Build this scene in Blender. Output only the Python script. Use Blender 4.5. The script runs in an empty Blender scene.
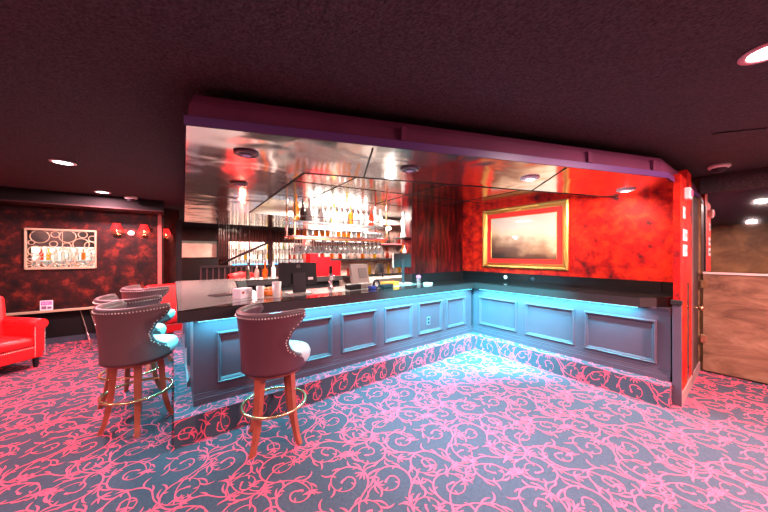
import bpy, bmesh, math, random
from mathutils import Vector, Matrix
PI = math.pi
sc = bpy.context.scene
COL = sc.collection
rnd = random.Random(7)

# ------------------------------------------------------------------ materials
def newmat(name):
    m = bpy.data.materials.new(name); m.use_nodes = True
    nt = m.node_tree
    return m, nt, nt.nodes['Principled BSDF']
def lin(c):
    return tuple(c) + (1.0,)
def mat(name, col, rough=.5, metal=0., bump=0., bscale=40., emit=None, estr=0., coat=0., var=0., vscale=6., spec=.5):
    m, nt, b = newmat(name)
    b.inputs['Base Color'].default_value = lin(col)
    b.inputs['Roughness'].default_value = rough
    b.inputs['Metallic'].default_value = metal
    b.inputs['Specular IOR Level'].default_value = spec
    b.inputs['Coat Weight'].default_value = coat
    if emit:
        b.inputs['Emission Color'].default_value = lin(emit); b.inputs['Emission Strength'].default_value = estr
    tc = nt.nodes.new('ShaderNodeTexCoord')
    if var:
        n = nt.nodes.new('ShaderNodeTexNoise'); n.inputs['Scale'].default_value = vscale; n.inputs['Detail'].default_value = 4
        nt.links.new(tc.outputs['Object'], n.inputs['Vector'])
        mx = nt.nodes.new('ShaderNodeMix'); mx.data_type = 'RGBA'
        mx.inputs[6].default_value = lin([c*(1-var) for c in col]); mx.inputs[7].default_value = lin([min(1, c*(1+var)) for c in col])
        nt.links.new(n.outputs['Fac'], mx.inputs[0]); nt.links.new(mx.outputs[2], b.inputs['Base Color'])
    if bump:
        n = nt.nodes.new('ShaderNodeTexNoise'); n.inputs['Scale'].default_value = bscale; n.inputs['Detail'].default_value = 3
        nt.links.new(tc.outputs['Object'], n.inputs['Vector'])
        bp = nt.nodes.new('ShaderNodeBump'); bp.inputs['Strength'].default_value = bump; bp.inputs['Distance'].default_value = .02
        nt.links.new(n.outputs['Fac'], bp.inputs['Height']); nt.links.new(bp.outputs['Normal'], b.inputs['Normal'])
    return m
def mottled(name, c0, c1, c2, scale=(3, 3, 3), rough=.4, p=(.35, .5, .68), detail=8, coat=0., dist=.6):
    m, nt, b = newmat(name)
    tc = nt.nodes.new('ShaderNodeTexCoord'); mp = nt.nodes.new('ShaderNodeMapping'); mp.inputs['Scale'].default_value = scale
    n = nt.nodes.new('ShaderNodeTexNoise'); n.inputs['Scale'].default_value = 1.; n.inputs['Detail'].default_value = detail
    n.inputs['Roughness'].default_value = .68; n.inputs['Distortion'].default_value = dist
    r = nt.nodes.new('ShaderNodeValToRGB'); r.color_ramp.elements[0].position = p[0]; r.color_ramp.elements[1].position = p[2]
    r.color_ramp.elements[0].color = lin(c0); r.color_ramp.elements[1].color = lin(c2)
    e = r.color_ramp.elements.new(p[1]); e.color = lin(c1)
    nt.links.new(tc.outputs['Object'], mp.inputs['Vector']); nt.links.new(mp.outputs['Vector'], n.inputs['Vector'])
    nt.links.new(n.outputs['Fac'], r.inputs['Fac']); nt.links.new(r.outputs['Color'], b.inputs['Base Color'])
    b.inputs['Specular IOR Level'].default_value = .2; b.inputs['Roughness'].default_value = rough; b.inputs['Coat Weight'].default_value = coat; b.inputs['Coat Roughness'].default_value = .2
    return m
def glassy(name, col, alpha=.35, rough=.05):
    m, nt, b = newmat(name)
    out = nt.nodes['Material Output']; nt.nodes.remove(b)
    t = nt.nodes.new('ShaderNodeBsdfTransparent'); g = nt.nodes.new('ShaderNodeBsdfGlossy'); g.inputs['Roughness'].default_value = rough
    d = nt.nodes.new('ShaderNodeBsdfTranslucent'); d.inputs['Color'].default_value = lin(col)
    t.inputs['Color'].default_value = lin([.6+.4*c for c in col])
    mx0 = nt.nodes.new('ShaderNodeMixShader'); mx0.inputs[0].default_value = alpha
    nt.links.new(t.outputs[0], mx0.inputs[1]); nt.links.new(d.outputs[0], mx0.inputs[2])
    fr = nt.nodes.new('ShaderNodeFresnel'); fr.inputs['IOR'].default_value = 1.5
    mx = nt.nodes.new('ShaderNodeMixShader')
    nt.links.new(fr.outputs[0], mx.inputs[0]); nt.links.new(mx0.outputs[0], mx.inputs[1]); nt.links.new(g.outputs[0], mx.inputs[2])
    nt.links.new(mx.outputs[0], out.inputs['Surface'])
    return m
def mirror_wavy(name, col, rough, bump, scale, tiles=False):
    m, nt, b = newmat(name)
    b.inputs['Metallic'].default_value = 1.; b.inputs['Roughness'].default_value = rough
    b.inputs['Base Color'].default_value = lin(col)
    tc = nt.nodes.new('ShaderNodeTexCoord')
    n = nt.nodes.new('ShaderNodeTexNoise'); n.inputs['Scale'].default_value = scale; n.inputs['Detail'].default_value = 1.5; n.inputs['Distortion'].default_value = .8
    nt.links.new(tc.outputs['Object'], n.inputs['Vector'])
    bp = nt.nodes.new('ShaderNodeBump'); bp.inputs['Strength'].default_value = bump; bp.inputs['Distance'].default_value = .05
    nt.links.new(n.outputs['Fac'], bp.inputs['Height']); nt.links.new(bp.outputs['Normal'], b.inputs['Normal'])
    if tiles:
        br = nt.nodes.new('ShaderNodeTexBrick'); br.inputs['Scale'].default_value = 1.; br.inputs['Mortar Size'].default_value = .006
        br.offset = 0; br.inputs['Brick Width'].default_value = .6; br.inputs['Row Height'].default_value = .6
        br.inputs['Color1'].default_value = lin(col); br.inputs['Color2'].default_value = lin([c*.93 for c in col]); br.inputs['Mortar'].default_value = (.05, .04, .04, 1)
        nt.links.new(tc.outputs['Object'], br.inputs['Vector']); nt.links.new(br.outputs['Color'], b.inputs['Base Color'])
    return m

M = {}
M['carpet'] = mat('carpet_ground', (.058, .070, .098), .95, bump=.5, bscale=260, var=.35, vscale=50, spec=.2)
M['scroll'] = mat('carpet_scroll', (.80, .10, .165), .95, bump=.4, bscale=260, spec=.2)
M['ceiling'] = mat('popcorn_ceiling', (.066, .050, .055), .8, spec=.15, bump=1., bscale=70, var=.95, vscale=75)
M['soffit'] = mat('soffit_paint', (.17, .042, .10), .5, var=.3, vscale=2.5, spec=.12)
M['soffit_band'] = mat('soffit_band_paint', (.13, .05, .20), .35)
M['steel'] = mirror_wavy('polished_steel', (.93, .90, .88), .14, .36, 1.7)
M['tile_mirror'] = mirror_wavy('mirror_tiles', (.80, .76, .73), .14, .10, 1.5, True)
M['mirror'] = mirror_wavy('wall_mirror', (.8, .75, .72), .03, .0, 1.)
M['red_wall'] = mottled('red_lacquer', (.03, .006, .008), (.42, .004, .004), (.82, .03, .006), (6.5, 6.5, 6.5), .6, (.32, .46, .62), 10, 0., .2)
M['streak_wall'] = mottled('red_black_streaks', (.012, .005, .006), (.10, .008, .010), (.42, .02, .02), (9, 9, 1.5), .28, (.38, .52, .72))
M['dark_wall'] = mottled('black_red_wall', (.010, .006, .006), (.035, .008, .007), (.24, .028, .016), (5, 5, 5), .45, (.38, .52, .74), 10, 0., .15)
M['brown_wall'] = mottled('brown_wall', (.08, .042, .025), (.18, .09, .042), (.34, .18, .08), (1.5, 1.5, 1.5), .5)
M['far_wall'] = mottled('far_wall', (.02, .01, .012), (.05, .02, .02), (.10, .03, .03), (2, 2, 2), .6)
M['black_paint'] = mat('black_paint', (.012, .010, .011), .65, spec=.15)
M['panel_paint'] = mat('panel_paint', (.075, .052, .075), .36, var=.15, vscale=5, spec=.3)
M['granite'] = mat('black_polished_top', (.018, .015, .015), .14, coat=.6, var=.4, vscale=60)
M['granite_edge'] = mat('black_top_edge', (.028, .022, .023), .3, var=.3, vscale=40)
M['black_gloss'] = mat('black_gloss', (.010, .008, .009), .15)
M['gold'] = mat('gold_leaf', (.78, .45, .13), .32, 1., bump=.3, bscale=30)
M['brass'] = mat('brass', (.80, .58, .30), .25, 1.)
M['goldpaint'] = mat('gold_paint', (.58, .48, .32), .4, .5)
M['chrome'] = mat('chrome', (.75, .75, .77), .15, 1.)
M['maroon'] = mat('maroon_leather', (.085, .022, .032), .42, bump=.15, bscale=120)
M['brownleather'] = mat('brown_leather', (.105, .045, .048), .42, bump=.15, bscale=120)
M['seat'] = mat('pale_vinyl', (.46, .50, .52), .35, bump=.1, bscale=90)
M['stud'] = mat('nailheads', (.7, .6, .55), .3, .7)
M['piping'] = mat('edge_piping', (.085, .045, .05), .45)
M['legwood'] = mat('red_stained_wood', (.36, .065, .035), .35, var=.3, vscale=14)
M['redleather'] = mat('red_leather', (.78, .012, .015), .35, bump=.12, bscale=60)
M['white'] = mat('white_plastic', (.82, .80, .80), .35)
M['paper'] = mat('white_card', (.80, .74, .80), .6)
M['black'] = mat('black_plastic', (.018, .017, .019), .5, spec=.2)
M['screen'] = mat('dark_screen', (.03, .026, .033), .35, spec=.2)
M['greyplastic'] = mat('grey_beige_plastic', (.34, .30, .27), .45)
M['bluering'] = mat('blue_plastic', (.03, .05, .22), .3)
M['redbox'] = mat('red_box_paint', (.38, .002, .005), .7, spec=.1)
M['orange'] = mat('orange_tray', (.80, .20, .02), .4)
M['pink'] = mat('pink_petals', (.80, .10, .25), .6)
M['ply'] = mottled('plywood', (.08, .04, .025), (.19, .10, .06), (.30, .18, .115), (2.2, 2.2, 6.), .42, (.3, .5, .72), 5, .2)
M['shade'] = mat('red_lamp_shade', (.35, .008, .008), .7, emit=(1, .02, .02), estr=1.5, spec=.1)
M['lamp'] = mat('lamp_lens', (1, 1, 1), .5, emit=(1, .93, .86), estr=26)
M['bulb'] = mat('bare_bulb', (1, 1, 1), .5, emit=(1, .96, .92), estr=130)
M['led'] = mat('light_bar', (1, 1, 1), .5, emit=(1, .93, .86), estr=2.8)
M['blueled'] = mat('blue_led', (.1, .5, 1), .5, emit=(.05, .45, 1.), estr=3.0)
M['litback'] = mat('backlit_panel', (.9, .8, .68), .6, emit=(1, .82, .70), estr=.8)
M['cyanled'] = mat('cyan_led', (.3, .8, 1), .5, emit=(.1, .72, 1), estr=8)
M['dimback'] = mat('dim_lit_panel', (.4, .3, .25), .6, emit=(1, .75, .6), estr=.16, var=.6, vscale=4)
M['redled'] = mat('red_neon', (1, .1, .1), .5, emit=(1, .04, .05), estr=6)
M['glass'] = glassy('clear_glass', (.95, .95, .95), .30)
M['glass_pane'] = glassy('window_glass', (.9, .9, .9), .02)
BOT = {'clear': glassy('clear_bottle', (.95, .93, .90), .55), 'amber': glassy('amber_bottle', (.95, .38, .04), .75),
       'yellow': glassy('yellow_bottle', (.98, .72, .06), .8), 'red': glassy('red_bottle', (.9, .12, .05), .75),
       'green': glassy('green_bottle', (.35, .6, .2), .7), 'dark': mat('dark_bottle', (.05, .03, .02), .2, coat=.5),
       'white': mat('white_bottle', (.85, .82, .78), .3)}

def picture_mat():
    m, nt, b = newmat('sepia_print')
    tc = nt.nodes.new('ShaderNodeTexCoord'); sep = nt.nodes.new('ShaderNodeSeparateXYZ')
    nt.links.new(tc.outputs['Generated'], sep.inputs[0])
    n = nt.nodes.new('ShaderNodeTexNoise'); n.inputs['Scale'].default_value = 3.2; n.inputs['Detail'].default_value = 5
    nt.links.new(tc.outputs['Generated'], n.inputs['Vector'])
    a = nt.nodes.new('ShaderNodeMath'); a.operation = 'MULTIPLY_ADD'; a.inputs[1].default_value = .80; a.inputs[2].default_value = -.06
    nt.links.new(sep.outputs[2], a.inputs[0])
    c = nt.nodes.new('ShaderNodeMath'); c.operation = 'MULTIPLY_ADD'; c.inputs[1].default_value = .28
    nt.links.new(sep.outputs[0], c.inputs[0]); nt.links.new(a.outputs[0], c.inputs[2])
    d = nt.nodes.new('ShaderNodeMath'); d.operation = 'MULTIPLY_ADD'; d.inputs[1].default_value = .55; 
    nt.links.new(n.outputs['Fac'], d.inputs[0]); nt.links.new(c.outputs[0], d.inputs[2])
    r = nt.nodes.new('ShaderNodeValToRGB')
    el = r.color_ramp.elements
    el[0].position = .30; el[0].color = (.035, .02, .018, 1); el[1].position = .95; el[1].color = (.72, .66, .58, 1)  # cream end paints in the bar's reflection on the picture glass
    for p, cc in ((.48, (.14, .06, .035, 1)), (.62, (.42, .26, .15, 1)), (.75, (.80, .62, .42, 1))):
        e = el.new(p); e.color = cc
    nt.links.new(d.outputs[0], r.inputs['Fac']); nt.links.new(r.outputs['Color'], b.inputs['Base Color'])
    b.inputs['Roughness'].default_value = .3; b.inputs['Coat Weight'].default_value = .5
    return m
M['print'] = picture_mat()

# ------------------------------------------------------------------ mesh helpers
def box(bm, x0, x1, y0, y1, z0, z1, mi=0, mtx=None):
    v = [bm.verts.new((x, y, z)) for z in (z0, z1) for x, y in ((x0, y0), (x1, y0), (x1, y1), (x0, y1))]
    if mtx: 
        for q in v: q.co = mtx @ q.co
    fs = [(3, 2, 1, 0), (4, 5, 6, 7), (0, 1, 5, 4), (1, 2, 6, 5), (2, 3, 7, 6), (3, 0, 4, 7)]
    for f in fs:
        F = bm.faces.new([v[i] for i in f]); F.material_index = mi
    return v
def prism(bm, poly, z0, z1, mi=0, mi_bot=None, mi_side=None):
    a = [bm.verts.new((x, y, z0)) for x, y in poly]; b = [bm.verts.new((x, y, z1)) for x, y in poly]
    n = len(poly)
    area = sum(poly[i][0]*poly[(i+1) % n][1]-poly[(i+1) % n][0]*poly[i][1] for i in range(n))
    f1 = bm.faces.new(a[::-1] if area > 0 else a); f1.material_index = mi if mi_bot is None else mi_bot
    f2 = bm.faces.new(b if area > 0 else b[::-1]); f2.material_index = mi
    for i in range(n):
        j = (i+1) % n
        q = [a[i], a[j], b[j], b[i]]
        F = bm.faces.new(q if area > 0 else q[::-1]); F.material_index = mi if mi_side is None else mi_side
def lathe(bm, prof, n=20, c=(0, 0, 0), mi=0, cap=True):
    rings = []
    for r, z in prof:
        rings.append([bm.verts.new((c[0]+r*math.cos(2*PI*i/n), c[1]+r*math.sin(2*PI*i/n), c[2]+z)) for i in range(n)])
    for k in range(len(rings)-1):
        for i in range(n):
            j = (i+1) % n
            F = bm.faces.new((rings[k][i], rings[k][j], rings[k+1][j], rings[k+1][i])); F.material_index = mi; F.smooth = True
    if cap:
        F = bm.faces.new(rings[0][::-1]); F.material_index = mi
        F = bm.faces.new(rings[-1]); F.material_index = mi
def tube(bm, pts, rad, n=8, closed=False, mi=0):
    pts = [Vector(p) for p in pts]; N = len(pts)
    rads = rad if isinstance(rad, (list, tuple)) else [rad]*N
    T = []
    for i in range(N):
        a = pts[(i-1) % N] if (closed or i > 0) else pts[i]
        b = pts[(i+1) % N] if (closed or i < N-1) else pts[i]
        T.append((b-a).normalized())
    up = Vector((0, 0, 1)) if abs(T[0].z) < .9 else Vector((1, 0, 0))
    nn = (up - T[0]*up.dot(T[0])).normalized(); rings = []
    for i in range(N):
        nn = (nn - T[i]*nn.dot(T[i])).normalized(); bb = T[i].cross(nn)
        rings.append([bm.verts.new(pts[i] + (nn*math.cos(2*PI*k/n) + bb*math.sin(2*PI*k/n))*rads[i]) for k in range(n)])
    R = range(N if closed else N-1)
    for i in R:
        for k in range(n):
            a, b = rings[i], rings[(i+1) % N]
            F = bm.faces.new((a[k], a[(k+1) % n], b[(k+1) % n], b[k])); F.smooth = True; F.material_index = mi
    if not closed:
        bm.faces.new(rings[0][::-1]).material_index = mi; bm.faces.new(rings[-1]).material_index = mi
def ball(bm, c, r, seg=8, mi=0, sc3=(1, 1, 1)):
    ret = bmesh.ops.create_uvsphere(bm, u_segments=seg, v_segments=max(4, seg//2+1), radius=r, matrix=Matrix.Translation(c) @ Matrix.Diagonal((*sc3, 1)))
    for v in ret['verts']:
        for f in v.link_faces: f.smooth = True; f.material_index = mi
def rbox(bm, x0, x1, y0, y1, z0, z1, r=.01, seg=2, mi=0, mtx=None):
    t = bmesh.new(); box(t, x0, x1, y0, y1, z0, z1)
    bmesh.ops.bevel(t, geom=t.edges[:], offset=r, segments=seg, affect='EDGES', profile=.5)
    me = bpy.data.meshes.new('tmp'); t.to_mesh(me); t.free()
    n0 = len(bm.verts); f0 = len(bm.faces)
    bm.from_mesh(me); bpy.data.meshes.remove(me)
    bm.verts.ensure_lookup_table(); bm.faces.ensure_lookup_table()
    if mtx:
        for v in bm.verts[n0:]: v.co = mtx @ v.co
    for f in bm.faces[f0:]: f.material_index = mi
def link(name, bm, mats, parent=None, loc=None, fixn=False):
    _tri(bm)
    if fixn: bmesh.ops.recalc_face_normals(bm, faces=bm.faces[:])
    me = bpy.data.meshes.new(name); bm.to_mesh(me); bm.free()
    for m in (mats if isinstance(mats, (list, tuple)) else [mats]): me.materials.append(m)
    o = bpy.data.objects.new(name, me); COL.objects.link(o)
    if parent: o.parent = parent
    if loc: o.location = loc
    return o
def _tri(bm):
    bm.normal_update()
    bmesh.ops.triangulate(bm, faces=[f for f in bm.faces if len(f.verts) > 4])
def thing(name, label, cat, loc=(0, 0, 0), rz=0., group=None):
    o = bpy.data.objects.new(name, None); o.empty_display_size = .1; COL.objects.link(o)
    o.location = loc; o.rotation_euler = (0, 0, rz); tag(o, label, cat, group); return o
def tag(o, label, cat, group=None, kind=None):
    o['label'] = label; o['category'] = cat
    if group: o['group'] = group
    if kind: o['kind'] = kind
    return o
def struct(name, bm, mats, label=None, fixn=False):
    o = link(name, bm, mats, fixn=fixn); o['kind'] = 'structure'
    o['label'] = label or name.replace('_', ' '); o['category'] = name.split('_')[0]
    return o
def children(o): return [c for c in COL.objects if c.parent == o]
def dup(o, loc, rz, label, group=None):
    c = o.copy(); COL.objects.link(c); c.location = loc; c.rotation_euler = (0, 0, rz); c['label'] = label
    if group: c['group'] = group
    for ch in children(o):
        d = ch.copy(); COL.objects.link(d); d.parent = c
        for g in children(ch):
            e = g.copy(); COL.objects.link(e); e.parent = d
    return c
B = bmesh.new

# ------------------------------------------------------------------ camera
cam = bpy.data.cameras.new('camera'); co = bpy.data.objects.new('camera', cam); COL.objects.link(co)
cam.sensor_width = 36; cam.lens = 281/768*36; cam.shift_y = -1.6/768; cam.clip_start = .02
co.location = (2.715, -3.856, 1.5); co.rotation_euler = (PI/2, 0, math.atan2(.8, .6)); sc.camera = co

# ------------------------------------------------------------------ carpet scroll pattern
TT = 1.26
SN = [0]
def strip(pts, ws):
    SN[0] += 1; lev = (SN[0] % 24)*.00007
    L, Rr = [], []
    for i, p in enumerate(pts):
        a = pts[max(0, i-1)]; b = pts[min(len(pts)-1, i+1)]
        dx, dy = b[0]-a[0], b[1]-a[1]; l = math.hypot(dx, dy) or 1
        nx, ny = -dy/l*ws[i]/2, dx/l*ws[i]/2
        L.append((p[0]+nx, p[1]+ny)); Rr.append((p[0]-nx, p[1]-ny))
    return [(Rr[i], Rr[i+1], L[i+1], L[i], lev+(i % 9)*.000007) for i in range(len(pts)-1)]
def arc(x, y, ang, length, curv, w0, w1, n=8, bulge=None):
    pts, ws = [], []
    for i in range(n+1):
        t = i/n
        pts.append((x, y)); ws.append(w0+(w1-w0)*t + (bulge*math.sin(PI*t) if bulge else 0))
        x += math.cos(ang)*length/n; y += math.sin(ang)*length/n; ang += curv*length/n
    return strip(pts, ws), pts[-1], ang
def carpet_tile():
    r = random.Random(11); q = []
    g = 3; s = TT/g
    for i in range(g):
        for j in range(g):
            cx = (i+.5+.28*(r.random()-.5)+.25*(j % 2))*s; cy = (j+.5+.28*(r.random()-.5))*s
            h = 1 if (i+j) % 2 else -1; a0 = r.random()*2*PI; R0 = s*(.40+.08*r.random()); turns = 1.45
            pts, ws = [], []; N = 30
            for k in range(N+1):
                t = k/N; a = a0+h*turns*2*PI*t; R = R0*(1-t)**.85+.028
                pts.append((cx+R*math.cos(a), cy+R*math.sin(a))); ws.append(.0125*(1-.35*t)+.004*math.sin(t*9))
            q += strip(pts, ws)
            q += arc(pts[-1][0], pts[-1][1], a0+h*(turns*2*PI)+h*PI/2, .06, h*18, .014, .022, 5)[0]
            # incoming stem, sweeping the other way
            tx = math.atan2(pts[0][1]-pts[1][1], pts[0][0]-pts[1][0])
            st, end, ea = arc(pts[0][0], pts[0][1], tx, .34, h*3.6, .0125, .008, 12); q += st
            q += arc(end[0], end[1], ea, .11, h*14, .012, .005, 7, .008)[0]
            # leaves outside the curl
            for m in range(1, 17, 2):
                p, nx = pts[m], pts[m+1]; ta = math.atan2(nx[1]-p[1], nx[0]-p[0])
                ln = .09+.07*r.random()
                q += arc(p[0], p[1], ta-h*.75, ln, h*(9 if m % 4 == 1 else -11), .010, .003, 7, .010)[0]
            for m in (6, 11, 16, 21):
                p, nx = pts[m], pts[m+1]; ta = math.atan2(nx[1]-p[1], nx[0]-p[0])
                q += arc(p[0], p[1], ta+h*.7, .05, h*16, .008, .003, 5, .009)[0]
            # sprig of petals at the stem end
            for da in (-1.1, -.4, .4, 1.1):
                q += arc(end[0], end[1], ea+da, .075, da*5, .005, .003, 6, .011)[0]
            # sprig in the gap
            gx, gy = cx+s*.5, cy+s*.5*h; ga = r.random()*6.28
            for da in (-1.5, -.75, 0, .75, 1.5):
                q += arc(gx, gy, ga+da, .085, -da*6, .006, .003, 7, .011)[0]
            q += arc(gx, gy, ga+PI, .17, 7*h, .012, .008, 8)[0]
    return q
CS = .67
TILE = [tuple((p[0]*CS, p[1]*CS) for p in f[:4])+(f[4],) for f in carpet_tile()]
TT *= CS
def inlay(bm, fn, u0, u1, v0, v1, mi=1, skip=None):
    """lay the repeating scroll pattern on the patch u0..u1 x v0..v1; fn(u, v, lift) gives the point"""
    for i in range(math.floor(u0/TT)-1, math.ceil(u1/TT)+1):
        for j in range(math.floor(v0/TT)-1, math.ceil(v1/TT)+1):
            ox, oy = i*TT, j*TT
            for f in TILE:
                P = [(p[0]+ox, p[1]+oy) for p in f[:4]]
                if max(p[0] for p in P) <= u0 or min(p[0] for p in P) >= u1 or max(p[1] for p in P) <= v0 or min(p[1] for p in P) >= v1: continue
                if skip and skip(*P[0]): continue
                P = [(min(max(a, u0), u1), min(max(b, v0), v1)) for a, b in P]
                vs = [bm.verts.new(fn(a, b, f[4])) for a, b in P]
                try: F = bm.faces.new(vs); F.material_index = mi
                except Exception: pass

# ------------------------------------------------------------------ room shell
bm = B(); box(bm, -10, 6.2, -8, 4, -.1, 0)
def skipf(u, v): return (u < -.05 and v > -3.8) or (v > .05 and u < 2.2) or v > 1.6
inlay(bm, lambda u, v, w: (u, v, .001+w), -5.0, 4.2, -6.6, 1.6, skip=skipf)
struct('floor', bm, [M['carpet'], M['scroll']])
bm = B(); box(bm, -10, 6.2, -8, 4, 2.5, 2.6); struct('ceiling', bm, M['ceiling'])
# left wall X=-4.4 with an opening for the lattice screen
bm = B()
WY0, WY1, WZ0, WZ1 = -5.76, -4.97, 1.275, 1.90
box(bm, -4.6, -4.4, -8, WY0, .58, 2.5); box(bm, -4.6, -4.4, WY1, -4.12, .58, 2.5)
box(bm, -4.6, -4.4, WY0, WY1, .58, WZ0); box(bm, -4.6, -4.4, WY0, WY1, WZ1, 2.5)
box(bm, -4.6, -4.4, -8, -4.12, 0, .58, 1)
struct('wall_left', bm, [M['dark_wall'], M['black_paint']])
bm = B(); box(bm, -4.4, -3.95, -8, -4.0, 2.31, 2.5); box(bm, -4.4, -3.93, -8, -4.0, 2.29, 2.31, 1); struct('trim_1', bm, [M['black_paint'], mat('bulkhead_underside', (.05, .022, .022), .6, spec=.2)], 'dark bulkhead along the top of the left wall')
bm = B(); box(bm, -4.62, -4.38, -4.12, -4.02, 0, 2.5); box(bm, -4.38, -4.365, -4.10, -4.04, 0, 2.3, 1); struct('trim_2', bm, [M['dark_wall'], mat('pale_red_trim', (.5, .12, .1), .4)], 'pale red edge strip at the end of the left wall')
bm = B(); box(bm, -4.4, -4.37, -8, -4.12, 0, .10, 0); struct('baseboard_left', bm, [M['carpet']])
bm = B(); box(bm, -10, -9.8, -8, 4, 0, 2.5); struct('wall_far', bm, M['far_wall'])
bm = B(); box(bm, -10, 6.2, -8.2, -8, 0, 2.5); struct('wall_rear', bm, M['brown_wall'])
bm = B(); box(bm, 6.2, 6.4, -8, 4, 0, 2.5); struct('wall_right', bm, M['brown_wall'])
bm = B(); box(bm, -10, 6.2, 4, 4.2, 0, 2.5); struct('wall_back', bm, M['far_wall'])
bm = B(); box(bm, -5.3, -5.2, -4.1, -3.75, 0, 2.5); struct('wall_alcove', bm, M['far_wall'])
# walls around the inner corner of the bar
bm = B()
box(bm, -.95, -.7, -.72, .6, 1.18, 2.42); box(bm, -.95, -.7, -.72, .6, 0, 1.18, 1); box(bm, -.7, -.685, -.70, .6, 1.047, 1.18, 1)
struct('wall_corner', bm, [M['streak_wall'], M['black_paint']])
bm = B()
box(bm, -.95, 2.25, .6, .75, 1.19, 2.42); box(bm, -.95, 2.25, .6, .75, 0, 1.19, 1); box(bm, -.685, 2.05, .585, .6, 1.048, 1.19, 1)
box(bm, 2.20, 2.25, .16, .6, 0, 2.30); box(bm, 2.1, 2.25, .75, .92, 0, 2.42)
struct('wall_picture', bm, [M['red_wall'], M['black_gloss']])
bm = B(); box(bm, -3.35, -3.2, -1.55, 3.9, 0, 2.42); struct('wall_inner', bm, mottled('inner_wall', (.22, .10, .085), (.42, .25, .21), (.60, .45, .40), (3, 3, 3), .4))
# wall with mirror at the right
bm = B(); box(bm, 2.1, 6.2, 1.62, 1.75, 0, 2.5); struct('wall_mirror', bm, M['brown_wall'])

# ------------------------------------------------------------------ plinth (carpeted step)
bm = B()
PL = [(0, -3.852), (0, 0), (2.196, 0), (2.196, .5), (-.6, .5), (-.6, -3.3), (-3.2, -3.3), (-3.2, -3.852)]
prism(bm, PL, 0, .208)
inlay(bm, lambda u, v, w: (.001+w, u, v-.06), -3.852, 0, .06, .268)
inlay(bm, lambda u, v, w: (u, -.001-w, v-.35), 0, 2.196, .35, .558)
inlay(bm, lambda u, v, w: (v, u, .209+w), -3.852, 0, -.2, 0)
inlay(bm, lambda u, v, w: (u, v, .209+w), 0, 2.196, 0, .2)
inlay(bm, lambda u, v, w: (u, v, .209+w), -3.2, -.2, -3.852, -3.65)
inlay(bm, lambda u, v, w: (u, -3.853-w, v-.5), -3.2, 0, .5, .708)
inlay(bm, lambda u, v, w: (2.197+w, u, v), 0, .16, 0, .208)
struct('trim_3', bm, [M['carpet'], M['scroll']], 'carpeted step running along the foot of the bar')

# ------------------------------------------------------------------ bar cabinets
def bar_front(name, label, edges, a0, a1, body_poly, place):
    """place(a, d, z): a along the run, d outwards from the face"""
    root = thing(name, label, 'bar cabinet')
    def pbox(bm, a0, a1, d0, d1, z0, z1):
        vs = box(bm, 0, 1, 0, 1, 0, 1)
        for v in vs:
            v.co = place(a0+(a1-a0)*v.co.x, d0+(d1-d0)*v.co.y, z0+(z1-z0)*v.co.z)
    bm = B(); prism(bm, body_poly, .208, .948)
    zs0, zs1 = .355, .815
    pbox(bm, a0, a1, 0, .022, .208, zs0); pbox(bm, a0, a1, 0, .022, zs1, .948)
    cuts = [a0]+[e for p in edges for e in p]+[a1]
    for i in range(0, len(cuts), 2): pbox(bm, cuts[i], cuts[i+1], 0, .022, zs0, zs1)
    link('carcass', bm, M['panel_paint'], root, fixn=True)
    for e0, e1 in edges:
        bm = B(); w = .045
        pbox(bm, e0+w, e1-w, 0, .010, zs0+w, zs1-w)
        p = link('panel', bm, M['panel_paint'], root, fixn=True)
        bm = B()
        prof = [(0, .022), (.004, .040), (.016, .046), (.024, .036), (.030, .036), (.040, .016), (.046, .008)]
        rings = []
        for off, d in prof:
            rings.append([bm.verts.new(place(a, d, z)) for a, z in ((e0+off, zs0+off), (e1-off, zs0+off), (e1-off, zs1-off), (e0+off, zs1-off))])
        for k in range(len(rings)-1):
            for i in range(4): bm.faces.new((rings[k][i], rings[k][(i+1) % 4], rings[k+1][(i+1) % 4], rings[k+1][i]))
        link('moulding', bm, M['panel_paint'], p, fixn=True)
    bm = B()
    pbox(bm, a0, a1, .022, .050, .208, .262); pbox(bm, a0, a1, .022, .040, .262, .280); pbox(bm, a0, a1, .022, .034, .280, .300)
    link('base_moulding', bm, M['panel_paint'], root, fixn=True)
    bm = B(); pbox(bm, a0, a1, .022, .035, .93, .948); link('top_rail', bm, M['panel_paint'], root, fixn=True)
    return root
left_run = bar_front('bar_cabinet', 'long left run of the panelled blue bar front with six framed panels',
    [(-3.553, -3.04), (-2.93, -2.42), (-2.31, -1.81), (-1.69, -1.20), (-1.09, -.586), (-.495, -.03)], -3.72, .147,
    [(-.197, -3.72), (-.197, .147), (-.6, .147), (-.6, -3.72)], lambda a, d, z: Vector((-.197+d, a, z)))
right_run = bar_front('bar_cabinet', 'short right run of the panelled blue bar front with three framed panels under the picture',
    [(-.05, .59), (.707, 1.333), (1.43, 2.08)], -.147, 2.18,
    [(-.197, .197), (2.18, .197), (2.18, .55), (-.197, .55)], lambda a, d, z: Vector((a, .197-d, z)))
ret_run = bar_front('bar_cabinet', 'end run of the bar front behind the row of brown stools at left',
    [(-2.95, -2.30), (-2.18, -1.55), (-1.43, -.80)], -3.1, -.62,
    [(-.62, -3.698), (-3.1, -3.698), (-3.1, -3.1), (-.62, -3.1)], lambda a, d, z: Vector((a, -3.698-d, z)))
bm = B(); rbox(bm, 2.196, 2.262, .13, .158, 0, 1.0, .006); link('pilaster_shaft', bm, M['panel_paint']); 
pil = bpy.data.objects['pilaster_shaft']
pr_ = thing('pilaster', 'slim dark blue pilaster closing the right end of the bar', 'pilaster', (2.229, .144, 0))
pil.parent = pr_; pil.name = 'shaft'; pil.location = (-2.229, -.144, 0)
bm = B(); rbox(bm, -.045, .04, -.03, .012, 1.0, 1.047, .008); link('cap', bm, M['black'], pr_)
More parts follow.
